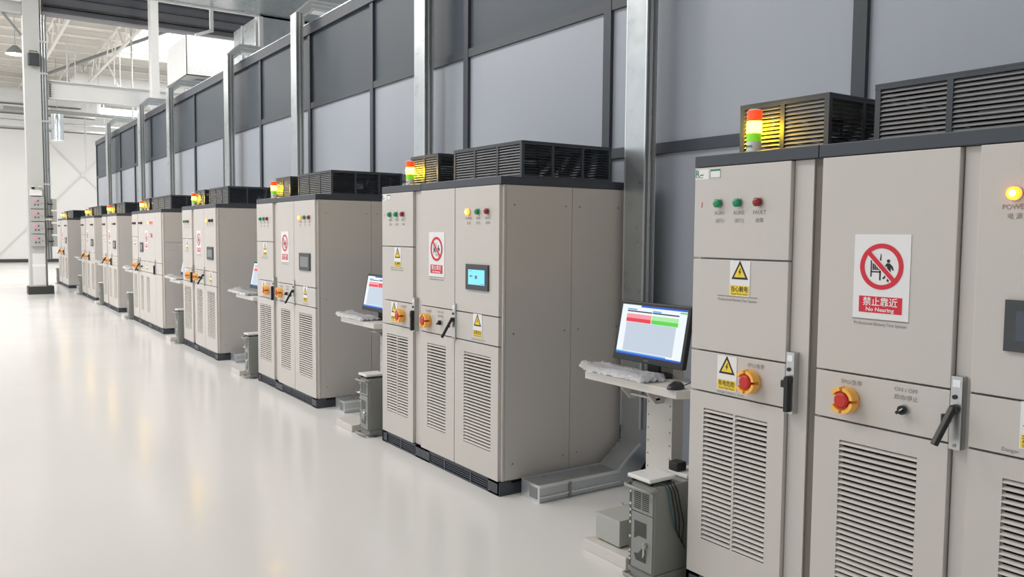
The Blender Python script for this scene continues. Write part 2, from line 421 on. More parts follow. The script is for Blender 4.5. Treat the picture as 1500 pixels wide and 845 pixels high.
def cabinet(L, W, label, lay, det):
    """lay: list of doors dicts; det: 2 near (all lettering), 1 middle, 0 far"""
    t = thing('control_cabinet', label, 'control cabinet', (XF, L, 0), 'test control cabinets along the wall')
    k = lay.get('k', 1.0)
    # body with posts, side panels, screws
    b = MB()
    fbox(b, .036, 1.0, .012, W-.012, .086, 1.95, 'cabinet_paint')
    for a, c in lay['posts']: fbox(b, .022, .037, a*k, c*k, .09, 1.945, 'cabinet_paint')
    for a, c in lay['grooves']: fbox(b, .03, .0365, a*k, c*k, .09, 1.945, 'groove_strip')
    b.build('body', t)
    for side in (0, 1):
        s0, s1 = ((W-.012, W) if side else (0, .012))
        zs = [(.094, 1.944)] if not lay.get('split') else [(.094, 1.462), (1.468, 1.944)]
        for za, zb in zs:
            for da, db in ((.04, .553), (.557, 1.0)):
                q = MB(); fbox(q, da, db, s0, s1, za, zb, 'cabinet_paint')
                if det:
                    e = W if side else 0
                    for dd in (da+.06, db-.05):
                        for zz in (za+.1, (za+zb)/2-.0, zb-.12):
                            q.tube([(dd, -e, zz), (dd, -(e+(.003 if side else -.003)), zz)], .006, 'screw', 8)
                q.build('side_panel', t)
    # plinth
    b = MB(); fbox(b, .02, .98, .02, W-.02, 0, .088, 'black')
    joints = [0]+[j*k for j in lay['joints']]+[W]
    for a, c in zip(joints[:-1], joints[1:]):
        fbox(b, 0, .016, a+.002, c-.002, 0, .012, 'charcoal_paint'); fbox(b, 0, .016, a+.002, c-.002, .076, .087, 'charcoal_paint')
        fbox(b, 0, .016, a+.002, a+.13*min(1, (c-a)), 0, .087, 'charcoal_paint'); fbox(b, 0, .016, c-.13*min(1, (c-a)), c-.002, 0, .087, 'charcoal_paint')
        n = 2 if c-a < .8 else 3
        for i in range(1, n):
            m_ = a+(c-a)*i/n; fbox(b, .001, .014, m_-.008, m_+.008, 0, .08, 'charcoal_paint')
        for i in range(4): fbox(b, .004, .012, a+.1, c-.1, .021+.0145*i, .028+.0145*i, 'charcoal_paint')
        for ss in (a+.11*min(1, c-a), c-.11*min(1, c-a)):
            for zz in (.018, .07): fcyl(b, ss, zz, .005, -.003, .001, 'screw', 8)
    for s0, s1 in ((0, .02), (W-.02, W)):
        fbox(b, .002, .99, s0, s1, 0, .07, 'charcoal_paint')
        fbox(b, .0, .09, s0-.002 if s0 == 0 else s0, s1 if s0 == 0 else s1+.002, 0, .087, 'charcoal_paint')
    b.build('plinth', t)
    # top cover in sections
    b = MB(); cj = [0]+[j*k for j in lay['cap']]+[W]
    for a, c in zip(cj[:-1], cj[1:]):
        fbox(b, 0, 1.012, a+.0015, c-.0015, 1.948, 1.998, 'charcoal_paint')
    b.build('top_cover', t, bevel=.003)
    # hoods
    for (a, c, n) in lay['hoods']: hood(t, .154, .89, a*k, c*k, 1.998, 2.225, n, 3)
    stack_light(t, lay['light']*k, .095, 1.998)
    # doors
    for dr in lay['doors']:
        s0, s1 = dr['s'][0]*k, dr['s'][1]*k; w = s1-s0
        def part(nm, z0, z1):
            q = MB(); fbox(q, 0, .03, s0, s1, z0, z1, 'cabinet_paint'); return q.build(nm, t, bevel=.0025)
        if dr.get('mid'):
            up = part('upper_door', Z_MID0, Z_UP); mid = part('middle_door', 1.13, Z_MID1)
        else: up = mid = part('upper_door', 1.13, Z_UP)
        ctl = part('control_panel', Z_C0, Z_C1)
        if dr.get('lv'):
            a, c = dr['lv'][0]*k, dr['lv'][1]*k; mu = (a+c)/2 if dr.get('mid') else None
            low = panel_with_opening(t, 'louvered_door', s0, s1, .09, Z_L, (a, c, .262, .866), mu)
            louver(low, a, c, .262, .866, mu)
        else: low = part('lower_door', .09, Z_L)
        for (s, kind) in dr.get('led', []): lamp(up, s*k, 1.784, kind)
        if dr.get('sign') is not None: no_nearing(up, dr['sign']*k, 1.497, det > 0)
        if dr.get('w1') is not None: warning(mid, dr['w1']*k, 1.459, '当心触电', det > 0)
        if dr.get('w2') is not None: warning(ctl, dr['w2'][0]*k, dr['w2'][1], dr['w2'][2], det > 0, sub='Danger! High Voltage')
        if dr.get('epo') is not None: epo(ctl, dr['epo']*k, 1.027)
        if dr.get('knob') is not None: knob(ctl, dr['knob']*k, 1.028)
        if dr.get('hmi'): hmi(up, dr['hmi'][0]*k, dr['hmi'][1]*k, 1.281, 1.446, dr['hmi'][2])
        if det:
            d = -.0012
            if dr.get('txt_up'): caption(up, [(x[0], x[1]*k)+((x[2]*k, x[3]) if x[0] == 'line' else tuple(x[2:])) for x in dr['txt_up']], d)
            if dr.get('txt_mid'): caption(mid, dr['txt_mid'], d)
            if dr.get('txt_ctl'): caption(ctl, [(x[0], x[1]*k)+tuple(x[2:]) for x in dr['txt_ctl']], d)
        if dr.get('meter'):
            q = MB(); a = dr['meter']*k
            fbox(q, -.008, .001, a-.06, a+.06, 1.545, 1.6, 'black_plastic'); fbox(q, -.009, -.008, a-.045, a+.045, 1.555, 1.59, 'led_pink')
            q.build('digital_meter', up)
        if dr.get('marks') and det == 2:
            q = MB(); fbox(q, -.001, .0005, .008, .086, 1.893, 1.937, 'sign_white')
            ftext(q, 'R', .022, 1.92, .042, -.0016, 'label_green', None, .02)
            for i in range(3): fbox(q, -.0016, -.001, .036+.007*i, .041+.007*i, 1.91, 1.915, 'sign_black')
            fbox(q, -.0016, -.001, .012, .052, 1.9, 1.903, 'letter_grey'); q.build('maker_label', up)
            q = MB(); fbox(q, -.001, .0005, .094, .154, 1.896, 1.937, 'sign_white')
            for a0, a1, e0, e1 in ((.096, .152, 1.927, 1.935), (.096, .152, 1.897, 1.8985), (.095, .0965, 1.897, 1.93), (.1515, .153, 1.897, 1.93)):
                fbox(q, -.0016, -.001, a0, a1, e0, e1, 'label_green')
            q.build('inspection_label', up)
            q = MB(); fflat(q, [(.046, 1.768), (.05, 1.768), (.054, 1.792), (.05, 1.792)], -.0012, 'sign_red'); q.build('pen_mark', up)
    for (s, sl) in lay['handles']: handle(t, s*k, .926, 1.176, sl)
    return t

G3 = [(.149, 'led_green'), (.257, 'led_green'), (.365, 'led_red')]
TX1 = [('RUN1', .154, 1.742, .023), ('运行1', .156, 1.708, .021), ('RUN2', .262, 1.742, .023), ('运行2', .264, 1.708, .021), ('FAULT', .37, 1.742, .023), ('故障', .37, 1.708, .021)]
def TXP(a, b, c): return [('POWER', a, 1.742, .023), ('电 源', a, 1.712, .021), ('RUN', b, 1.742, .023), ('运 行', b, 1.712, .021), ('FAULT', c, 1.742, .023), ('故 障', c, 1.712, .021)]
MIDT = [('line', .152, .372, 1.381), ('Professional Battery Test System', .262, 1.366, .017, .21)]
def UPT(s): return [('line', s-.11, s+.11, 1.339), ('Professional Battery Test System', s, 1.324, .017, .205)]

def door1(leds=G3):
    return dict(s=(.005, .52), mid=1, lv=(.088, .438), led=leds, w1=.276, w2=(.218, 1.041, '有电危险'), epo=.353,
                txt_up=TX1, txt_mid=MIDT, txt_ctl=[('EPO/急停', .374, 1.095, .021), ('Danger electric shock', .24, .957, .015, .15)], marks=1)
layA = dict(posts=[(.524, .612), (1.197, 1.25), (1.79, 1.807)], grooves=[(.614, .662)], joints=[.645], cap=[.645], hoods=[(.122, .577, 2), (.775, 1.64, 3)], light=.252,
    handles=[(.551, False), (1.217, True)], doors=[door1(),
    dict(s=(.665, 1.19), lv=(.776, 1.084), sign=.924, txt_up=UPT(.924), epo=.808, knob=1.03,
         txt_ctl=[('EPO/急停', .82, 1.094, .021), ('ON / OFF', 1.035, 1.099, .021), ('启动/停止', 1.035, 1.071, .021)]),
    dict(s=(1.256, 1.79), lv=(1.37, 1.7), led=[(1.369, 'led_amber'), (1.485, 'led_green'), (1.598, 'led_red')], hmi=(1.358, 1.626, 'dark'), w2=(1.47, 1.05, '注意安全'),
         txt_up=TXP(1.371, 1.487, 1.6), txt_ctl=[('Danger', 1.39, .962, .018)])])
def layB(k, hm, lamp3=('led_amber', 'led_green', 'led_red'), handles=((.549, False), (1.13, True)), leds=G3, boxes=True):
    return dict(k=k, posts=[(.524, .62), (1.66, 1.68)], grooves=[(.62, .643)], joints=[.645], cap=[.645], hoods=[(.187, .617, 2), (.84, 1.675, 3)], light=.293,
    handles=list(handles), doors=[door1(leds),
    dict(s=(.645, 1.12), lv=(.741, 1.004), sign=.877, txt_up=UPT(.877), epo=.754, knob=.942,
         txt_ctl=[('EPO/急停', .765, 1.094, .02), ('ON / OFF', .935, 1.099, .02), ('启动/停止', .935, 1.071, .02)]),
    dict(s=(1.128, 1.66), lv=(1.246, 1.575), led=[(1.301, lamp3[0]), (1.417, lamp3[1]), (1.53, lamp3[2])], hmi=(1.282, 1.551, hm), w2=(1.418, 1.052, '注意安全'),
         txt_up=TXP(1.303, 1.419, 1.532), txt_ctl=[('Danger electric shock', 1.43, .962, .015, .16)])])
DK = [(.149, 'led_dark'), (.257, 'led_dark'), (.365, 'led_dark')]
layE = dict(split=1, posts=[(.553, .595), (2.5, 2.552)], grooves=[], joints=[.6, 1.5], cap=[.57], hoods=[(.25, .8, 2), (1.05, 2.5, 3)], light=.43,
    handles=[(.57, False), (.74, True), (2.03, False)], doors=[
    dict(s=(.005, .55), mid=1, lv=(.12, .42), led=DK, w1=.3, epo=.27),
    dict(s=(.6, 1.13), lv=(.75, 1.0), led=[(.75, 'led_red'), (.86, 'led_dark'), (.96, 'led_dark')], hmi=(.78, 1.04, 'grey'), epo=.69, knob=.95),
    dict(s=(1.136, 2.045), lv=(1.25, 1.52), led=[(1.6, 'led_amber'), (1.72, 'led_green'), (1.84, 'led_pink')], sign=1.33, meter=1.74, w2=(1.36, 1.05, '注意安全')),
    dict(s=(2.051, 2.5), w2=None)])
FH = ((.45, True), (1.1, False))
cabs = [
 ('A', 2.637, 1.807, 'nearest grey-beige control cabinet, cut off by the right edge of the photo', layA, 2),
 ('B', 5.899, 1.68, 'second control cabinet from the camera, beige, with a lit blue touch screen', layB(1, 'cyan'), 2),
 ('C', 9.066, 1.762, 'third control cabinet from the camera, dim touch screen and amber power lamp', layB(1.762/1.68, 'grey'), 1),
 ('D', 12.551, 1.827, 'fourth control cabinet from the camera, narrow prohibition sign on middle door', layB(1.827/1.68, 'grey', ('led_amber', 'led_dark', 'led_dark')), 1),
 ('E', 16.489, 2.552, 'wide four-door control cabinet with pink lamps, fifth from the camera', layE, 0),
 ('F', 20.046, 1.907, 'sixth control cabinet from the camera, lever slanting across its left door', layB(1.907/1.68, 'grey', ('hmi_grey', 'led_dark', 'led_dark'), FH, DK), 0),
 ('G', 23.546, 2.315, 'seventh control cabinet from the camera, just before the farthest one', layB(2.315/1.68, 'grey', ('hmi_grey', 'led_dark', 'led_dark'), FH, DK), 0),
 ('H', 28.807, 2.367, 'farthest control cabinet, at the end of the row near the steel column', layB(2.367/1.68, 'grey', ('led_dark',)*3, FH, DK), 0)]
ORD = ['nearest', 'second', 'third', 'fourth', 'fifth', 'sixth', 'seventh', 'farthest']
for nm, L, W, lb, lay, det in cabs: cabinet(L, W, lb, lay, det)

# ------------------------------------------------------------------ cable trunking up the wall
def trunk(i, Yr, w, ztop, label, visible_floor=True):
    t = thing('cable_duct', label, 'cable trunk', (3.3, Yr, 0), 'galvanised cable trunks rising up the wall')
    def ex(poly, name, m='galvanised'):
        b = MB(); b.prism([(x-3.3, z) for x, z in poly], lambda a, z, q: (a, w*q, z), m)
        return b, name
    b, n = ex([(2.94, 0.002), (2.94, .106), (3.57, .106), (3.62, .004)], 'floor_section')
    for y0, y1 in ((-.004, .006), (w-.006, w+.004)):       # folded lips along the lid
        b.box(-.362, .285, y0, y1, .092, .112, 'galvanised_edge')
    b.box(-.362, .28, -.006, 0, .03, .04, 'galvanised_edge')
    b.box(-.366, -.36, .0, w, .0, .108, 'galvanised_edge'); b.box(-.368, -.364, .02, .1, .02, .09, 'column_dark')
    b.box(-.14, -.12, -.008, 0, .0, .1, 'screw')
    b.build(n, t)
    b, n = ex([(3.571, .106), (3.621, .004), (3.7, .004), (3.86, .18), (3.86, .35), (3.76, .35), (3.76, .254)], 'lower_elbow')
    b.bar((3.575-3.3, -.002, .109), (3.762-3.3, -.002, .257), .012, .014, 'galvanised_edge')
    b.build(n, t)
    b = MB(); b.box(.46, .556, .01, w-.01, .351, ztop-.001, 'galvanised')
    b.box(.456, .46, 0, w, .351, ztop-.001, 'galvanised')
    b.box(.455, .459, -.003, .008, .351, ztop-.001, 'galvanised_edge'); b.box(.455, .459, w-.008, w+.003, .351, ztop-.001, 'galvanised_edge')
    for x in (.461, .505, .55): b.box(x, x+.006, .0, .01, .351, ztop-.001, 'galvanised_edge')
    for x in (.476, .524): b.box(x, x+.02, .006, .01, .351, ztop-.001, 'column_dark')  # dark strips painting shade into the side recess of the riser
    b.build('riser', t)
    b, n = ex([(3.76, ztop), (3.95, ztop+.19), (4.75, ztop+.19), (4.75, ztop+.06), (4.0, ztop+.06), (3.86, ztop-.06), (3.86, ztop)], 'top_elbow')
    for z in (.07, .12, .175): b.box(.66, 1.44, -.006, 0, ztop+z, ztop+z+.012, 'galvanised_edge')
    b.bar((.475, -.003, ztop+.01), (.655, -.003, ztop+.185), .008, .012, 'galvanised_edge')
    b.bar((.55, -.003, ztop-.04), (.7, -.003, ztop+.085), .008, .012, 'galvanised_edge')
    b.build(n, t)
    return t
TR = [('B', 3.975, .19, 4.42), ('C', 6.98, .2, 4.42), ('D', 10.43, .2, 4.45), ('E', 13.55, .24, 4.46), ('F', 17.8, .24, 4.53), ('G', 20.83, .3, 4.56), ('H', 25.56, .3, 4.63)]
TL = ['nearest galvanised cable trunk, running from the floor by the second cabinet up the wall',
      'galvanised cable trunk rising behind the third cabinet, second nearest the camera',
      'galvanised cable trunk rising behind the fourth cabinet, bending over the wall top',
      'galvanised cable trunk rising behind the fifth cabinet, left of the galvanised duct',
      'galvanised cable trunk rising behind the sixth cabinet, under the foil-wrapped box',
      'galvanised cable trunk rising behind the seventh cabinet, below the white column',
      'farthest galvanised cable trunk, last one before the end of the dark wall']
for i, ((c, y, w, zt), lb) in enumerate(zip(TR, TL)): trunk(i, y, w, zt, lb)

# ------------------------------------------------------------------ workstations beside each cabinet
def pedestal(L, label):
    t = thing('monitor_stand', label, 'stand', (2.95, L+.45, 0), 'white pedestal stands between cabinets')
    b = MB(); b.box(-.25, .3, -.15, .18, 0, .058, 'stand_paint'); b.build('base_plate', t, bevel=.004)
    b = MB(); b.box(.14, .22, -.06, .13, .058, 1.24, 'stand_paint')
    for z in [.4+.07*i for i in range(7)]:
        for y in (-.045, .115): b.tube([(.14, y, z), (.138, y, z)], .005, 'column_dark', 8)
    b.build('post', t, bevel=.008)
    b = MB()
    for y in (-.0, .2):
        b.prism([(-.02, .872), (.15, .872), (.15, .76), (.08, .76), (.03, .81)], lambda a, z, q, y=y: (a, y+.008*q, z), 'stand_paint')
    b.box(.08, .11, -.0, .2, .78, .79, 'stand_paint')
    b.build('bracket', t)
    b = MB()
    b.prism([(-.15, -.365), (-.03, -.43), (.138, -.43), (.138, .305), (-.15, .305)], lambda x, y, q: (x, y, .873+.042*q), 'stand_paint')
    b.build('shelf', t, bevel=.003)
def monitor(L, label, full):
    # origin at foot on shelf; screen faces -x, leaning back
    t = thing('monitor', label, 'monitor', (3.03, L+.445, .916), 'monitors on the pedestal shelves')
    W2 = .256
    def P(s, h, d=0): a = h; return (-.085+.19*(a-.06)+d, -s, a)    # lean
    def slab(b, s0, s1, h0, h1, d0, d1, m):
        vs = [P(s, h, d) for d in (d0, d1) for s in (s0, s1) for h in (h0, h1)]
        b.add(vs, [(0, 1, 3, 2), (4, 6, 7, 5), (0, 4, 5, 1), (2, 3, 7, 6), (0, 2, 6, 4), (1, 5, 7, 3)], m)
    b = MB(); slab(b, -W2, W2, .065, .375, 0, .03, 'black_plastic'); slab(b, -W2*.6, W2*.6, .1, .33, .03, .055, 'black_plastic')
    b.build('housing', t, bevel=.004)
    b = MB(); sx0, sx1, h0, h1 = -W2+.02, W2-.02, .098, .357
    w = sx1-sx0; h = h1-h0
    def r(a, c, e, g, m, k=1): slab(b, sx0+a*w, sx0+c*w, h0+e*h, h0+g*h, -.0008-.0003*k, 0, m)
    r(0, 1, 0, 1, 'screen_white', 0)
    r(.1, .87, .075, .655, 'screen_grey'); r(0, 1, 0, .035, 'screen_blue'); r(.0, .78, .035, .06, 'screen_sky')
    r(.3, 1, .965, 1, 'screen_blue'); r(.09, .24, .895, .925, 'screen_sky'); r(.49, .62, .89, .92, 'screen_sky')
    r(.09, .48, .86, .885, 'screen_dark'); r(.49, .89, .86, .885, 'screen_dark')
    r(.09, .48, .66, .735, 'screen_red', 2); r(.09, .48, .735, .82, 'screen_pink', 2)
    if full: r(.49, .89, .66, .735, 'screen_green', 2); r(.49, .89, .735, .82, 'screen_lime', 2)
    else: r(.49, .89, .66, .8, 'screen_red', 2)
    r(.9, 1, .92, .95, 'screen_green', 2)
    b.build('screen', t)
    if full:
        v, f = text_mesh('AOC'); x1 = max(p[0] for p in v)
        b = MB(); b.add([P((x-x1/2)*.016, .076+y*.014, -.0008) for x, y in v], f, 'letter_grey'); b.build('brand_lettering', t)
    b = MB(); b.box(-.03, -.01, -.04, .04, .012, .2, 'black_plastic'); b.build('neck', t)
    b = MB(); b.prism([(.1*math.cos(a*PI/12), .12*math.sin(a*PI/12)) for a in range(24)], lambda x, y, q: (x*.8-.03, y, .012*q), 'black_plastic'); b.build('foot', t)
def keyboard(L, label, seed, over=0.0):
    rnd = random.Random(seed)
    t = thing('keyboard', label, 'keyboard', (2.86, L+.5, .916), 'film-wrapped keyboards on the shelves')
    b = MB(); b.box(-.06, .07, -.2, .22, .0, .02, 'keyboard')
    for i in range(5):
        for j in range(16): b.box(-.05+.023*i, -.032+.023*i, -.19+.025*j, -.17+.025*j, .02, .025, 'keyboard')
    b.build('keys_and_case', t)
    b = MB(); nx, ny = 12, 34; vs = []
    for i in range(nx+1):
        for j in range(ny+1):
            u = i/nx; v = j/ny; y = -.225+(.5+over)*v; x = -.088+.18*u
            e = min(u, 1-u)*nx; z = .035+.004*math.sin(9*v+5*u)*math.sin(11*u+seed)+rnd.uniform(0, .006)
            if e < 1: z = .002+rnd.uniform(0, .012)
            elif e < 2: z *= .85
            if v > .9: z += .022*(v-.9)/.1*(.5+.5*math.sin(4*u+seed))
            if v < .04: z = .003+rnd.uniform(0, .02)
            vs.append((x+rnd.uniform(-.004, .004), y+rnd.uniform(-.004, .004), max(.003, z)))
    n = ny+1
    b.add(vs, [(i*n+j, i*n+j+1, (i+1)*n+j+1, (i+1)*n+j) for i in range(nx) for j in range(ny)], 'film')
    o = b.build('plastic_film', t); o.data.polygons.foreach_set('use_smooth', [True]*len(o.data.polygons))
def mouse(L, label):
    t = thing('computer_mouse', label, 'mouse', (2.83, L+.115, .916), 'black mice on the shelves')
    b = MB(); n = 16; vs = []; rows = 9
    for i in range(rows+1):
        a = PI/2*i/rows
        for k in range(n):
            q = 2*PI*k/n; r = math.cos(a)
            vs.append((.052*r*math.cos(q), .031*r*math.sin(q)*(1-.12*math.cos(q)), .036*math.sin(a)*(1+.12*r*math.cos(q))))
    fs = [(i*n+k, i*n+(k+1) % n, (i+1)*n+(k+1) % n, (i+1)*n+k) for i in range(rows) for k in range(n)]+[tuple(range(n-1, -1, -1))]
    b.add(vs, fs, 'mouse_black'); b.build('shell', t, smooth=True)
    b = MB(); b.tube([(-.05, 0, .022), (-.02, 0, .036), (.0, 0, .038)], .004, 'column_dark', 8); b.build('scroll_wheel', t)
    b = MB(); b.tube([(.05, 0, .01), (.09, -.005, .02), (.13, -.01, .08), (.15, 0, .15), (.16, .03, .2)], .0025, 'cable_black', 6); b.build('mouse_cable', t)
def tower(L, label, off, det):
    X0 = 2.663 if det == 2 else 2.74
    t = thing('computer_cabinet', label, 'computer cabinet', (X0, L+off, 0), 'narrow grey computer cabinets')
    w = .17; D = .44; H = .47
    b = MB(); b.box(.012, D, -w, 0, .05, H, 'tower_grey'); b.build('case', t, bevel=.003)
    b = MB(); fbox(b, .004, .012, .004, .024, .055, H-.005, 'tower_dark')
    for z in (.44, .42, .36, .33, .3, .27, .2, .13, .11, .09): fbox(b, .002, .004, .008, .018, z-.006, z+.006, 'galvanised_edge')
    b.build('side_rail', t)
    b = MB(); fbox(b, 0, .012, .026, w-.004, .335, H-.005, 'tower_grey')
    for s0, s1 in ((.042, .088), (.096, .142)):
        for i in range(10): fbox(b, -.001, .001, s0, s1, .35+.0095*i, .3545+.0095*i, 'black')
    b.build('vent_panel', t)
    b = MB(); fbox(b, 0, .012, .026, w-.004, .06, .33, 'tower_grey')
    for z0, z1, cut in ((.2, .29, 1), (.1, .165, -1)):
        q = [(.046, z0), (.13, z0), (.13, z1), (.046, z1)]
        q = [(.046, z0), (.075, z0+.02), (.128, z0+.02), (.128, z1), (.046, z1)] if cut > 0 else [(.046, z0+.03), (.06, z0), (.128, z0), (.128, z1), (.1, z1), (.075, z1-.03)]
        fflat(b, q, -.0012, 'tower_glass')
    b.build('glazed_door', t)
    b = MB(); fcyl(b, .125, .19, .012, -.012, 0, 'silver', 14); b.tube([(-.01, -.125, .19), (-.02, -.135, .2)], .005, 'silver', 8)
    for i in range(3): b.tube([(-.012, -.122, .185), (-.014, -.12-.004*i, .13+.008*i)], .0035, 'silver', 6)
    b.build('lock_and_keys', t)
    for z, nm in ((.455, 'top_handle'), (.02, 'floor_bracket')):
        b = MB(); b.tube([(.02, -.0, z), (-.02, -.0, z), (-.032, -.015, z), (-.032, -w+.02, z), (-.02, -w, z), (.02, -w, z)], .009, 'tower_grey', 10)
        if z < .1:
            b.box(.012, D, -w-.006, .006, .005, .05, 'tower_grey'); 
            for x in (.06, D-.06): b.box(x-.02, x+.02, -w-.02, .02, 0, .012, 'tower_dark')
        b.build(nm, t, smooth=True)
    b = MB(); b.tube([(.03, 0, .34), (.0, .03, .335), (-.01, .035, .35)], .006, 'silver', 8); b.build('side_latch', t, smooth=True)
    # white switch box on the top
    lab2 = label.split(' computer cabinet ')[-1]
    q = thing('network_box', 'flat white network box on the computer cabinet ' + lab2, 'network box', (X0+.08, L+off-.06, H), 'flat white boxes on computer cabinets')
    b = MB(); b.box(-.085, .085, -.09, .065, .016, .036, 'white_plastic'); b.build('shell', q, bevel=.006)
    b = MB()
    for x in (-.06, .06):
        for y in (-.07, .045): b.tube([(x, y, 0), (x, y, .017)], .012, 'black_plastic', 10)
    b.build('feet', q)
    return t

WS = {'A': 0, 'B': -.13, 'C': .0, 'D': .08, 'E': -.1, 'F': -.08, 'G': .05}
TOFF = {'A': .25, 'B': .31, 'C': .31, 'D': .26, 'E': .29, 'F': .22, 'G': .22, 'H': .22}
where = {'A': 'beside the nearest cabinet', 'B': 'beside the second cabinet', 'C': 'beside the third cabinet', 'D': 'beside the fourth cabinet', 'E': 'beside the fifth cabinet, the four-door one', 'F': 'beside the sixth cabinet', 'G': 'beside the seventh cabinet', 'H': 'beside the farthest cabinet'}
for nm, L, W, lb, lay, det in cabs:
    if nm in WS:
        o = WS[nm]; Lw = L+o
        if nm in 'B': Lw = L+.02
        pedestal(L+max(o, 0.02 if nm != 'A' else 0)+(.0 if nm == 'A' else .05), 'white pedestal stand with shelf ' + where[nm])
        sh = 0 if nm == 'A' else max(o, .02)+.05
        if nm in 'ABCDE':
            monitor(L+sh+(-.06 if nm == 'B' else 0), 'black monitor ' + ('with red and green boxes on screen, ' if nm == 'A' else 'showing a red bar, ') + where[nm], nm == 'A')
        keyboard(L+sh+(0 if nm in 'AB' else .0), 'keyboard wrapped in clear plastic film ' + where[nm], ord(nm), {'A': 0, 'B': .04, 'C': .26, 'D': .26, 'E': .12, 'F': .2, 'G': .3}[nm])
    tower(L, 'narrow grey computer cabinet ' + where[nm], TOFF[nm]+(.12 if nm in 'BCDEFG' and False else 0), 2 if nm == 'A' else 1)
mouse(2.637, 'black computer mouse on the shelf beside the nearest cabinet')
# small box on the base plate of the nearest stand, power bricks and cables on the computer cabinet
b = MB(); b.box(2.753, 3.0, 3.045, 3.228, .066, .2, 'box_grey'); b.box(2.765, 2.99, 3.05, 3.222, .058, .067, 'black_plastic')
b.box(2.752, 3.001, 3.044, 3.229, .188, .191, 'column_grey')
tag(b.build('metal_box', None, bevel=.003), 'small light grey box on the base plate of the nearest stand', 'box')
b = MB(); b.box(2.9, 3.06, 2.735, 2.86, .472, .492, 'white_plastic')
tag(b.build('power_strip', None, bevel=.004), 'flat white block behind the network box, under black adapters', 'power block')
for i, (x, y, z, lb) in enumerate(((2.925, 2.84, .492, 'black power adapter on the white block, left one'), (3.0, 2.77, .492, 'black power adapter on the white block, right one'))):
    b = MB(); b.box(x-.028, x+.035, y-.045, y+.018, z, z+.045, 'black_plastic')
    tag(b.build('power_adapter', None, bevel=.006), lb, 'power adapter', 'black power adapters')
b = MB()
for i in range(4):
    y = 2.715+.004*i; x = 2.735+.02*i
    b.tube([(x-.06, 2.80, .478), (x-.02, 2.76, .482), (x, 2.722, .478), (x+.015, 2.708, .44), (x+.03+.01*i, 2.706, .36-.03*i), (x+.05, 2.706, .28-.03*i), (x+.07, 2.706, .24-.03*i)], .0032, 'cable_black' if i else 'cable_teal', 8)
tag(b.build('cable_bundle', None, smooth=True), 'dark cables hanging over the side of the nearest computer cabinet', 'cables')

# ------------------------------------------------------------------ setting: floor, partition, far wall, roof
b = MB(); b.box(-14, 16, -9, 50, -.1, 0, 'floor_epoxy'); struct(b.build('floor'))
MY = [-3.4, -1.4, .6, 2.6, 4.61, 6.58, 8.62, 10.55, 12.6, 14.62, 16.64, 18.7, 20.75, 22.82, 24.9, 27.0, 29.24]
def zt(y): return 4.275+.0065*y
WX = 4.0
root = bpy.data.objects.new('wall_right', None); COL.objects.link(root); struct(root); root.location = (WX, 0, 0)
b = MB()
def hbar(y0, y1, za, zb, x0, x1, m):        # bar with sloping level; za, zb give (bottom, top) as functions
    vs = [(x, y, f(y)) for x in (x0, x1) for y in (y0, y1) for f in (za, zb)]
    b.add(vs, [(0, 1, 3, 2), (4, 6, 7, 5), (0, 4, 5, 1), (2, 3, 7, 6), (0, 2, 6, 4), (1, 5, 7, 3)], m)
Y0, Y1 = MY[0], MY[-1]
def zm(y): return 3.235+.0022*y
hbar(Y0, Y1, lambda y: zt(y)-.13, zt, -.05, .06, 'frame_dark')
hbar(Y0, Y1, lambda y: zt(y), lambda y: zt(y)+.012, -.055, .08, 'galvanised')
hbar(Y0, Y1, zm, lambda y: zm(y)+.075, -.03, .03, 'frame_dark')
hbar(Y0, Y1, lambda y: 2.19, lambda y: 2.262, -.03, .03, 'frame_dark')
hbar(Y0, Y1, lambda y: 1.1, lambda y: 1.17, -.03, .03, 'frame_dark')
hbar(Y0, Y1, lambda y: 0, lambda y: .1, -.03, .03, 'frame_dark')
for y in MY: b.box(-.034, .034, y-.04, y+.04, 0, zt(y)-.1, 'frame_dark')
b.build('frame', root)
for i in range(len(MY)-1):
    for za, zb, m in ((lambda y: .1, lambda y: 1.1, 'panel_light'), (lambda y: 1.17, lambda y: 2.19, 'panel_light'), (lambda y: 2.262, zm, 'panel_light'), (lambda y: zm(y)+.075, lambda y: zt(y)-.13, 'panel_dark')):
        b = MB(); hbar(MY[i]+.04, MY[i+1]-.04, za, zb, -.005, .008, m); b.build('panel', root)

b = MB(); b.box(-14, 16, 49, 49.15, 0, 9.2, 'wall_paint'); struct(b.build('wall_far'))
b = MB(); b.box(-14, 16, 48.96, 49, 0, .17, 'baseboard_dark'); struct(b.build('baseboard_far'))
b = MB(); b.box(-14, 16, -9.15, -9, 0, 9.2, 'wall_paint'); struct(b.build('wall_light_block'))  # unseen wall, added to keep world light off the cabinet sides
b = MB(); b.box(-14, 16, -9.15, 49.15, 9.05, 9.15, 'roof_paint'); ceil = struct(b.build('ceiling'))
for i in range(16):
    y = 25.2+1.58*i
    b = MB(); b.box(-9, 14, y-.03, y+.03, 8.83, 9.05, 'purlin_paint'); b.box(-9, 14, y-.06, y+.06, 8.82, 8.835, 'purlin_paint'); b.build('purlin', ceil)
b = MB(); b.box(6.0, 8.2, 32.4, 37.6, 9.0, 9.045, 'skylight'); struct(b.build('window_1'))
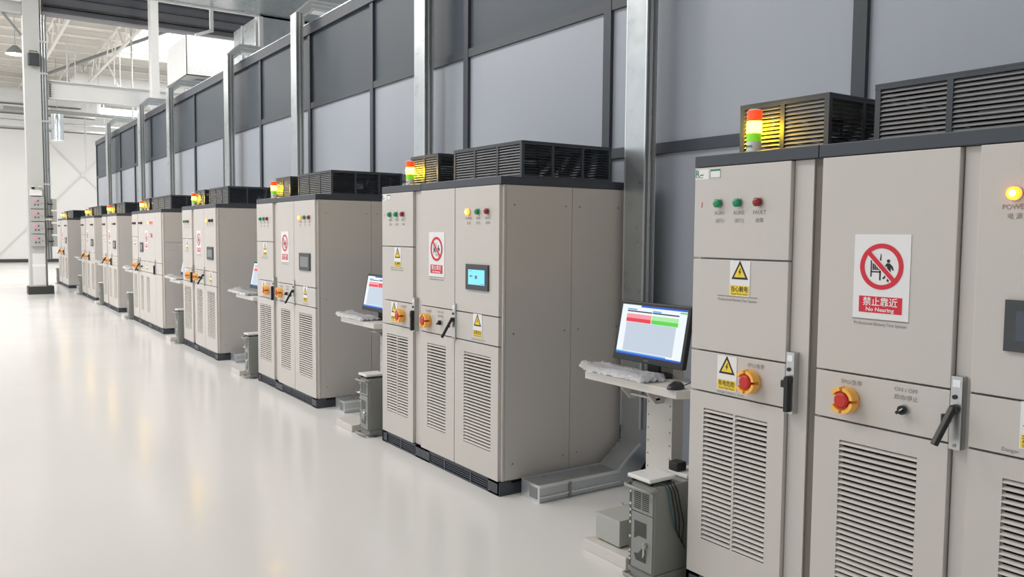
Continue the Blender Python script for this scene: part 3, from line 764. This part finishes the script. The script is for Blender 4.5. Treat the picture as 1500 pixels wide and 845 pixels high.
# roof trusses along the hall
def truss(x, label, y0=25.6, y1=48.9):
    t = thing('roof_truss', label, 'roof truss', (x, y0, 7.95), 'white roof trusses')
    b = MB(); b.box(-.04, .04, 0, y1-y0, 0, .08, 'purlin_paint'); b.build('bottom_chord', t)
    b = MB(); b.box(-.04, .04, 0, y1-y0, .8, .87, 'purlin_paint'); b.build('top_chord', t)
    b = MB(); n = 12; st = (y1-y0)/n
    for i in range(n):
        b.bar((0, st*i, .06), (0, st*(i+.5), .8), .04, .05, 'purlin_paint'); b.bar((0, st*(i+.5), .8), (0, st*(i+1), .06), .04, .05, 'purlin_paint')
    b.build('web_bracing', t)
truss(1.0, 'white lattice roof truss left of the steel column')
truss(3.2, 'white lattice roof truss just right of the steel column')
truss(5.2, 'white lattice roof truss above the white round duct')
# cross braces on the far wall
t = thing('cross_brace', 'thin X-shaped cross brace on the far white wall', 'brace', (5.99, 48.96, 0))
for a, c in (((3.6, 7.1), (8.9, 1.45)), ((8.2, 7.0), (2.1, .4))):
    b = MB(); b.bar((a[0]-5.99, 0, a[1]), (c[0]-5.99, 0, c[1]), .05, .045, 'brace_paint'); b.build('brace_rod', t)
b = MB(); b.box(-.1, .1, -.03, .0, 4.47, 4.67, 'brace_paint'); b.build('gusset', t)
b = MB(); b.bar((1.9, 48.96, .6), (-4, 48.96, 6.2), .05, .045, 'brace_paint'); tag(b.build('brace_rod'), 'thin brace rod on the far white wall left of the column', 'brace')

# ------------------------------------------------------------------ steel column with its boxes
CY = 24.3
t = thing('steel_column', 'pale steel column on dark plinth standing in the aisle', 'column', (1.95, CY+.25, 0))
b = MB(); b.box(-.29, .29, -.27, .28, 0, .2, 'plinth_dark'); b.build('base_plinth', t)
b = MB(); b.box(-.24, -.2, -.25, .25, .2, 8.9, 'column_grey'); b.box(-.2, .13, -.05, .0, .2, 8.9, 'column_grey'); b.box(-.2, .12, -.25, -.22, .2, 8.9, 'column_grey'); b.box(.13, .16, -.2, .25, .2, 8.9, 'column_dark'); b.build('h_section', t)
b = MB(); b.box(-.18, .1, -.262, -.25, .24, 1.05, 'steel_white'); b.box(-.19, .11, -.265, -.25, .72, .77, 'duct_white'); b.build('cover_plate', t)
b = MB()
for i in range(4): b.tube([(.165+.032*i, -.2+.01*i, .9), (.165+.032*i, -.2+.01*i, 6.9), (.17+.034*i, -.2, 7.1)], .015, 'column_dark' if i % 2 else 'galvanised', 8)
for z in (1.9, 2.8, 4.4, 5.6, 6.4): b.box(.12, .29, -.225, -.18, z, z+.05, 'galvanised_edge')
b.build('conduits', t)
lv = ['top', 'second', 'third', 'bottom']
for i in range(4):
    z = 2.19-.318*i
    q = thing('control_box', 'grey control box with red lamp on the column front, %s of four' % lv[i], 'control box', (1.9, CY, z), 'control boxes on the column front')
    b = MB(); b.box(-.15, .15, -.1, -.012, 0, .29, 'box_panel'); b.box(-.155, .155, -.112, -.1, .004, .3, 'box_panel'); b.build('enclosure', q, bevel=.004)
    b = MB(); b.tube([(-.05, -.112, .2), (-.05, -.135, .2)], .02, 'led_pink', 14); b.build('red_lamp', q, smooth=True)
    for x, zz in ((.02, .2), (-.05, .1), (.02, .1)):
        b = MB(); b.tube([(x, -.112, zz), (x, -.13, zz)], .02, 'tower_dark', 12); b.build('push_button', q, smooth=True)
    b = MB(); b.bar((.09, -.116, .15), (.115, -.116, .12), .012, .012, 'tower_dark'); b.build('latch', q)
    q = thing('side_box', 'grey box on the right side of the column, %s of four' % lv[i], 'control box', (2.3, CY+.2, z-.01), 'boxes on the column side')
    b = MB(); b.box(-.05, .05, -.16, .16, 0, .275, 'box_panel'); b.build('enclosure', q, bevel=.004)
    b = MB(); b.tube([(-.04, -.16, .14), (-.1, -.2, .13), (-.16, -.25, .14)], .014, 'cable_black', 8); b.build('cable_gland', q, smooth=True)
q = thing('emergency_light', 'twin-headed emergency light on the column above the control boxes', 'emergency light', (1.89, CY, 2.52))
b = MB(); b.box(-.14, .13, -.11, -.012, 0, .15, 'white_plastic'); b.build('battery_box', q, bevel=.006)
for x in (-.07, .08):
    b = MB(); b.tube([(x, -.05, .15), (x, -.06, .19)], .012, 'white_plastic', 8); b.tube([(x, -.03, .22), (x, -.13, .2)], [.03, .052], 'white_plastic', 14); b.tube([(x, -.131, .2), (x, -.134, .2)], .045, 'tower_glass' if x < 0 else 'silver', 14); b.build('lamp_head', q, smooth=True)
q = thing('loudspeaker', 'dark loudspeaker mounted high on the steel column', 'loudspeaker', (1.93, CY, 5.78))
b = MB(); b.prism([(-.12, -.2), (.1, -.2), (.13, -.04), (-.14, -.04)], lambda x, y, k: (x, y, .3*k), 'speaker_dark'); b.build('cabinet', q, bevel=.006)
b = MB(); b.tube([(-.1, -.1, .3), (-.1, -.08, .36), (.07, -.08, .36), (.07, -.1, .3)], .01, 'black_plastic', 8); b.box(-.03, .03, -.04, -.01, .1, .2, 'black_plastic'); b.build('bracket', q)

# ------------------------------------------------------------------ beams, ducts and pipes overhead
t = thing('roof_girder', 'dark steel girder crossing above the wall at the column', 'girder', (5.5, 24.6, 7.16))
b = MB(); b.box(-3.35, 7, -.16, .16, 0, .05, 'girder_flange'); b.build('bottom_flange', t)
b = MB(); b.box(-3.35, 7, .02, .06, .05, .72, 'girder_dark'); b.box(-3.3, 7, -.1, .02, .22, .27, 'black_plastic'); b.box(-3.3, 7, -.05, .02, .5, .54, 'frame_dark')
b.build('web', t)
b = MB(); b.box(-3.35, 7, -.16, .16, .72, .77, 'girder_dark'); b.build('top_flange', t)
b = MB()
for i in range(9): b.box(-3.2+1.15*i, -2.75+1.15*i, -.05, .05, .77, .98, 'girder_dark')
b.box(-3.35, 7, -.1, .1, .98, 1.67, 'girder_dark'); b.build('upper_channel', t)
t = thing('side_girder', 'grey girder running left from the top of the steel column', 'girder', (-2, 24.6, 7.08))
b = MB(); b.box(-6, 3.7, -.03, .03, .05, .3, 'column_grey'); b.build('web', t)
b = MB(); b.box(-6, 3.7, -.14, .14, 0, .05, 'column_grey'); b.box(-6, 3.7, -.14, .14, .3, .35, 'steel_white'); b.build('flanges', t)
b = MB(); b.bar((3.68, 0, -.5), (3.3, 0, .0), .12, .05, 'column_dark'); b.build('knee_bracket', t)
b = MB(); b.box(-2.2, -1.75, -.19, -.16, .02, .12, 'plinth_dark'); b.build('junction_box', t)
b = MB(); b.box(-2.75, -2.6, -.19, -.16, .1, .18, 'cable_teal'); b.build('junction_box', t)
t = thing('crossbeam', 'pale grey I-beam running from the column to behind the wall', 'beam', (4.6, 24.6, 5.03))
b = MB(); b.box(-2.4, 5, -.03, .03, .03, .45, 'steel_white'); b.build('web', t)
b = MB(); b.box(-2.4, 5, -.14, .14, 0, .03, 'steel_white'); b.box(-2.4, 5, -.14, .14, .45, .48, 'steel_white'); b.build('flanges', t)
b = MB()
for i in range(6):
    b.tube([(-2.3, -.03, .07+.06*i), (-2.3, -.06, .07+.06*i)], .02, 'tower_dark', 8)
b.build('bolts', t)
for nm, lb, x0, x1, y, z0, z1, m in (
    ('left_fascia', 'pale fascia beam high on the left behind the column', -6, 1.7, 44, 7.35, 7.94, 'steel_white'),
    ('crane_rail', 'grey rail beam left of the column below the fascia', -6, 1.7, 44.35, 6.96, 7.12, 'column_grey'),
    ('lower_rail', 'thin grey rail on the left just above the far wall', -6, 9, 44.7, 6.3, 6.42, 'column_grey')):
    b = MB(); b.box(x0, x1 if nm == 'lower_rail' else 6, y-.1, y+.1, z0, z1, m); b.box(x0, x1 if nm == 'lower_rail' else 6, y-.14, y+.14, z0, z0+.04, 'column_dark')
    o = tag(b.build(nm.replace('left_', '').replace('lower_', 'wall_')), lb, 'beam')
    for hx in (-3, 0, 1.5):
        b = MB(); b.tube([(hx, y, z1-.01), (hx, y, 9.05)], .02, 'column_grey', 6); b.build('hanger', o)
def hangers(o, xs, y, z):
    for x in xs:
        b = MB(); b.tube([(x, y, z), (x, y, 9.05)], .012, 'column_grey', 6); b.build('hanger', o)
b = MB(); b.tube([(2, 39.4, 6.58), (12, 39.4, 6.5)], .07, 'column_dark', 12); o = tag(b.build('conduit_pipe', smooth=True), 'dark horizontal pipe below the pale I-beam', 'pipe'); hangers(o, (3.0, 5.5, 9), 39.4, 6.55)
b = MB(); b.tube([(2.0, 43, 6.52), (12, 43, 6.4)], .05, 'galvanised', 12); o = tag(b.build('sprinkler_pipe', smooth=True), 'thin galvanised pipe behind the short round duct', 'pipe'); hangers(o, (3.3, 6.2, 9), 43, 6.45)
t = thing('round_duct', 'short silver round duct hanging below the dark pipe', 'duct', (4.02, 40.5, 5.45))
b = MB(); b.tube([(0, 0, .03), (0, 0, 1.15)], .24, 'galvanised', 20); b.build('pipe_section', t, smooth=True)
b = MB(); b.tube([(0, 0, 0), (0, 0, .06)], .28, 'galvanised_edge', 20); b.build('collar', t, smooth=True)
b = MB(); b.tube([(0, 0, 1.1), (0, 0, 3.6)], .012, 'column_grey', 6); b.build('hanger', t)
b = MB(); b.tube([(4.5, 40, 8.0), (4.75, 40, 8.12), (12, 40, 7.95)], [.1, .3, .3], 'duct_white', 20); o = tag(b.build('duct_or_light_band', smooth=True), 'long white round duct above the pale I-beam', 'duct'); hangers(o, (5.0, 7, 10), 40, 8.1)
b = MB(); b.tube([(4.2, 45, 7.35), (4.6, 45, 7.5), (12, 45, 7.3)], [.15, .32, .32], 'duct_white', 20); o = tag(b.build('duct_or_light_band', smooth=True), 'white tube standing in for bright clerestory light below the pale I-beam', 'duct'); hangers(o, (5.2, 8, 11), 45, 7.5)  # tube added in place of bright clerestory windows, their light given as white
b = MB(); b.tube([(5.6, 42.6, 6.9), (5.6, 42.6, 7.9)], .4, 'foil', 20); o = tag(b.build('drop_duct', smooth=True), 'silver vertical duct hanging under the pale I-beam', 'duct'); hangers(o, (5.6,), 42.6, 7.9)
b = MB(); b.tube([(3.4, 41.5, 8.25), (8.5, 23.6, 8.75)], .06, 'column_dark', 10); tag(b.build('sloping_pipe', smooth=True), 'long grey pipe running diagonally under the roof', 'pipe')
for x, y, z0 in ((3.95, 36, 7.3), (4.3, 36.6, 7.4), (5.6, 36, 7.4), (6.0, 37.2, 7.3)):
    b = MB(); b.tube([(x, y, z0), (x, y, 9.05)], .022, 'steel_white', 6); tag(b.build('roof_hanger'), 'thin white hanger rod under the roof, beyond the pale I-beam', 'rod', 'white roof hangers')
t = thing('pipe_rack', 'white pipe rack hung under the far roof between the column and white column', 'pipe rack', (5, 36.8, 7.35))
b = MB(); b.tube([(-1.6, 0, 0), (1.9, 0, .02)], .03, 'steel_white', 8); b.build('rail', t)
for x0, x1 in ((-1.3, -.4), (.9, .2)):
    b = MB(); b.bar((x0, 0, .02), (x1, 0, 1.65), .035, .035, 'steel_white'); b.build('strut', t)
b = MB(); b.tube([(5.2, 30, 4.9), (5.2, 30, 8.9)], .03, 'column_grey', 8); tag(b.build('hanger_rod'), 'thin vertical rod hanging from the roof beside the white column', 'rod')
b = MB(); b.tube([(5.15, 41, 4.3), (5.15, 41, 6.5)], .03, 'column_grey', 8); o = tag(b.build('drop_cable'), 'thin vertical cable hanging before the far white wall', 'cable'); hangers(o, (5.15,), 41, 6.5)
t = thing('high_bay_lamp', 'round pendant lamp hanging left of the steel column', 'lamp', (1.98, 31.5, 7.3))
b = MB(); b.tube([(0, 0, .03), (0, 0, .12), (0, 0, .3)], [.28, .24, .07], 'column_dark', 20); b.build('reflector', t, smooth=True)
b = MB(); b.tube([(0, 0, .02), (0, 0, .035)], .27, 'lamp_glow', 20); b.build('lens', t)
b = MB(); b.tube([(0, 0, .3), (0, 0, 1.6)], .012, 'column_grey', 6); b.build('cord', t)
t = thing('i_column', 'pale vertical column rising behind the wall top to the girder', 'column', (4.62, 23.4, 0))
b = MB(); b.box(-.12, .07, -.17, -.13, 0, 9.0, 'steel_white'); b.box(-.12, .07, .13, .17, 0, 9.0, 'steel_white'); b.build('flanges', t)
b = MB(); b.box(-.11, .0, -.13, .13, 0, 9.0, 'steel_white'); b.build('web', t)
# foil-wrapped air box over the wall
t = thing('air_handling_box', 'foil-wrapped box above the wall top between the column and the duct', 'air box', (5.1, 20.4, 5.13))
b = MB(); b.box(-.6, .95, -.95, 1.0, 0, .87, 'foil'); b.build('casing', t)
b = MB()
for x, y in ((-.6, -.95), (.95, -.95)): b.box(x-.008, x+.008, y-.008, y+.008, 0, .87, 'black_plastic')
b.box(-.608, .958, -.958, -.94, -.012, .01, 'black_plastic'); b.box(-.608, -.59, -.958, 1.0, -.012, .01, 'black_plastic'); b.build('edge_trim', t)
b = MB(); b.box(-.3, .3, -.5, .5, -.7, -.012, 'galvanised'); b.build('outlet', t)
# overhead galvanised duct with riser and edge rail
t = thing('supply_duct', 'large galvanised duct overhead beyond the dark wall', 'duct', (5.8, 14, 4.3))
b = MB(); b.box(-2.75, 3, -5, 1.8, 1.43, 2.3, 'galvanised'); b.build('main_duct', t)
b = MB(); b.box(-.8, 1.6, 1.8, 3.55, -.1, 1.45, 'galvanised')
b.box(-.83, -.8, 2.0, 2.06, -.1, 1.45, 'galvanised_edge'); b.box(-.83, -.8, 2.9, 2.96, -.1, 1.45, 'galvanised_edge')
for x in (-.1, .02): b.box(x, x+.04, 1.785, 1.8, -.1, 1.43, 'galvanised_edge')
b.build('riser', t)
b = MB(); b.box(-2.8, 3, 1.8, 1.87, 1.4, 1.5, 'duct_white'); b.box(-.83, -.76, 1.76, 1.84, -.1, 1.4, 'duct_white'); b.box(-1.72, -1.66, 1.81, 1.86, 1.0, 1.4, 'duct_white'); b.bar((-1.69, 1.835, 1.02), (-1.98, 1.835, .9), .05, .05, 'duct_white'); b.build('support_rails', t)

# ------------------------------------------------------------------ light
w = bpy.data.worlds.new('daylight'); SC.world = w; w.use_nodes = True
bg = w.node_tree.nodes['Background']; bg.inputs[0].default_value = (.93, .97, 1, 1); bg.inputs[1].default_value = 1.0
def area(x, y, z, sx, sy, p, col=(1, .985, .965)):
    l = bpy.data.lights.new('hall_or_fill_lamp', 'AREA'); l.shape = 'RECTANGLE'; l.size = sx; l.size_y = sy; l.energy = p; l.color = col
    o = bpy.data.objects.new('hall_or_fill_lamp', l); COL.objects.link(o); o.location = (x, y, z)
for y, e in ((6, 330), (12, 420), (18, 470), (23, 420)): area(-3, y, 8.6, 2.0, 3.0, e)
for y in (29, 36, 44):
    area(-1, y, 7.8, 2.0, 3.0, 320); area(7, y, 7.6, 2, 3, 240)
area(6, 17.6, 8.6, 2, 1.6, 300)  # added lamp without a fixture, brightens the front of the foil box
area(9, 26, 8.4, 2, 3, 300)

# ------------------------------------------------------------------ camera
F, YAW, PIT, ROL, HC = 1206.7046, math.radians(34.382), math.radians(-3.773), math.radians(.465), 1.642
import json
fw = Vector((math.sin(YAW)*math.cos(PIT), math.cos(YAW)*math.cos(PIT), math.sin(PIT)))
r = fw.cross(Vector((0, 0, 1))).normalized(); u = r.cross(fw)
r2 = r*math.cos(ROL)+u*math.sin(ROL); u2 = -r*math.sin(ROL)+u*math.cos(ROL)
cam = bpy.data.cameras.new('camera'); cam.sensor_width = 36; cam.lens = F/1500*36; cam.clip_start = .05; cam.clip_end = 200
co = bpy.data.objects.new('camera', cam); COL.objects.link(co)
co.matrix_world = Matrix(((r2.x, u2.x, -fw.x, 0), (r2.y, u2.y, -fw.y, 0), (r2.z, u2.z, -fw.z, HC), (0, 0, 0, 1)))
SC.camera = co
SC.view_settings.view_transform = 'Standard'; SC.view_settings.look = 'None'
SC.view_settings.gamma = 1; SC.view_settings.use_curve_mapping = False; SC.view_settings.exposure = 0.0
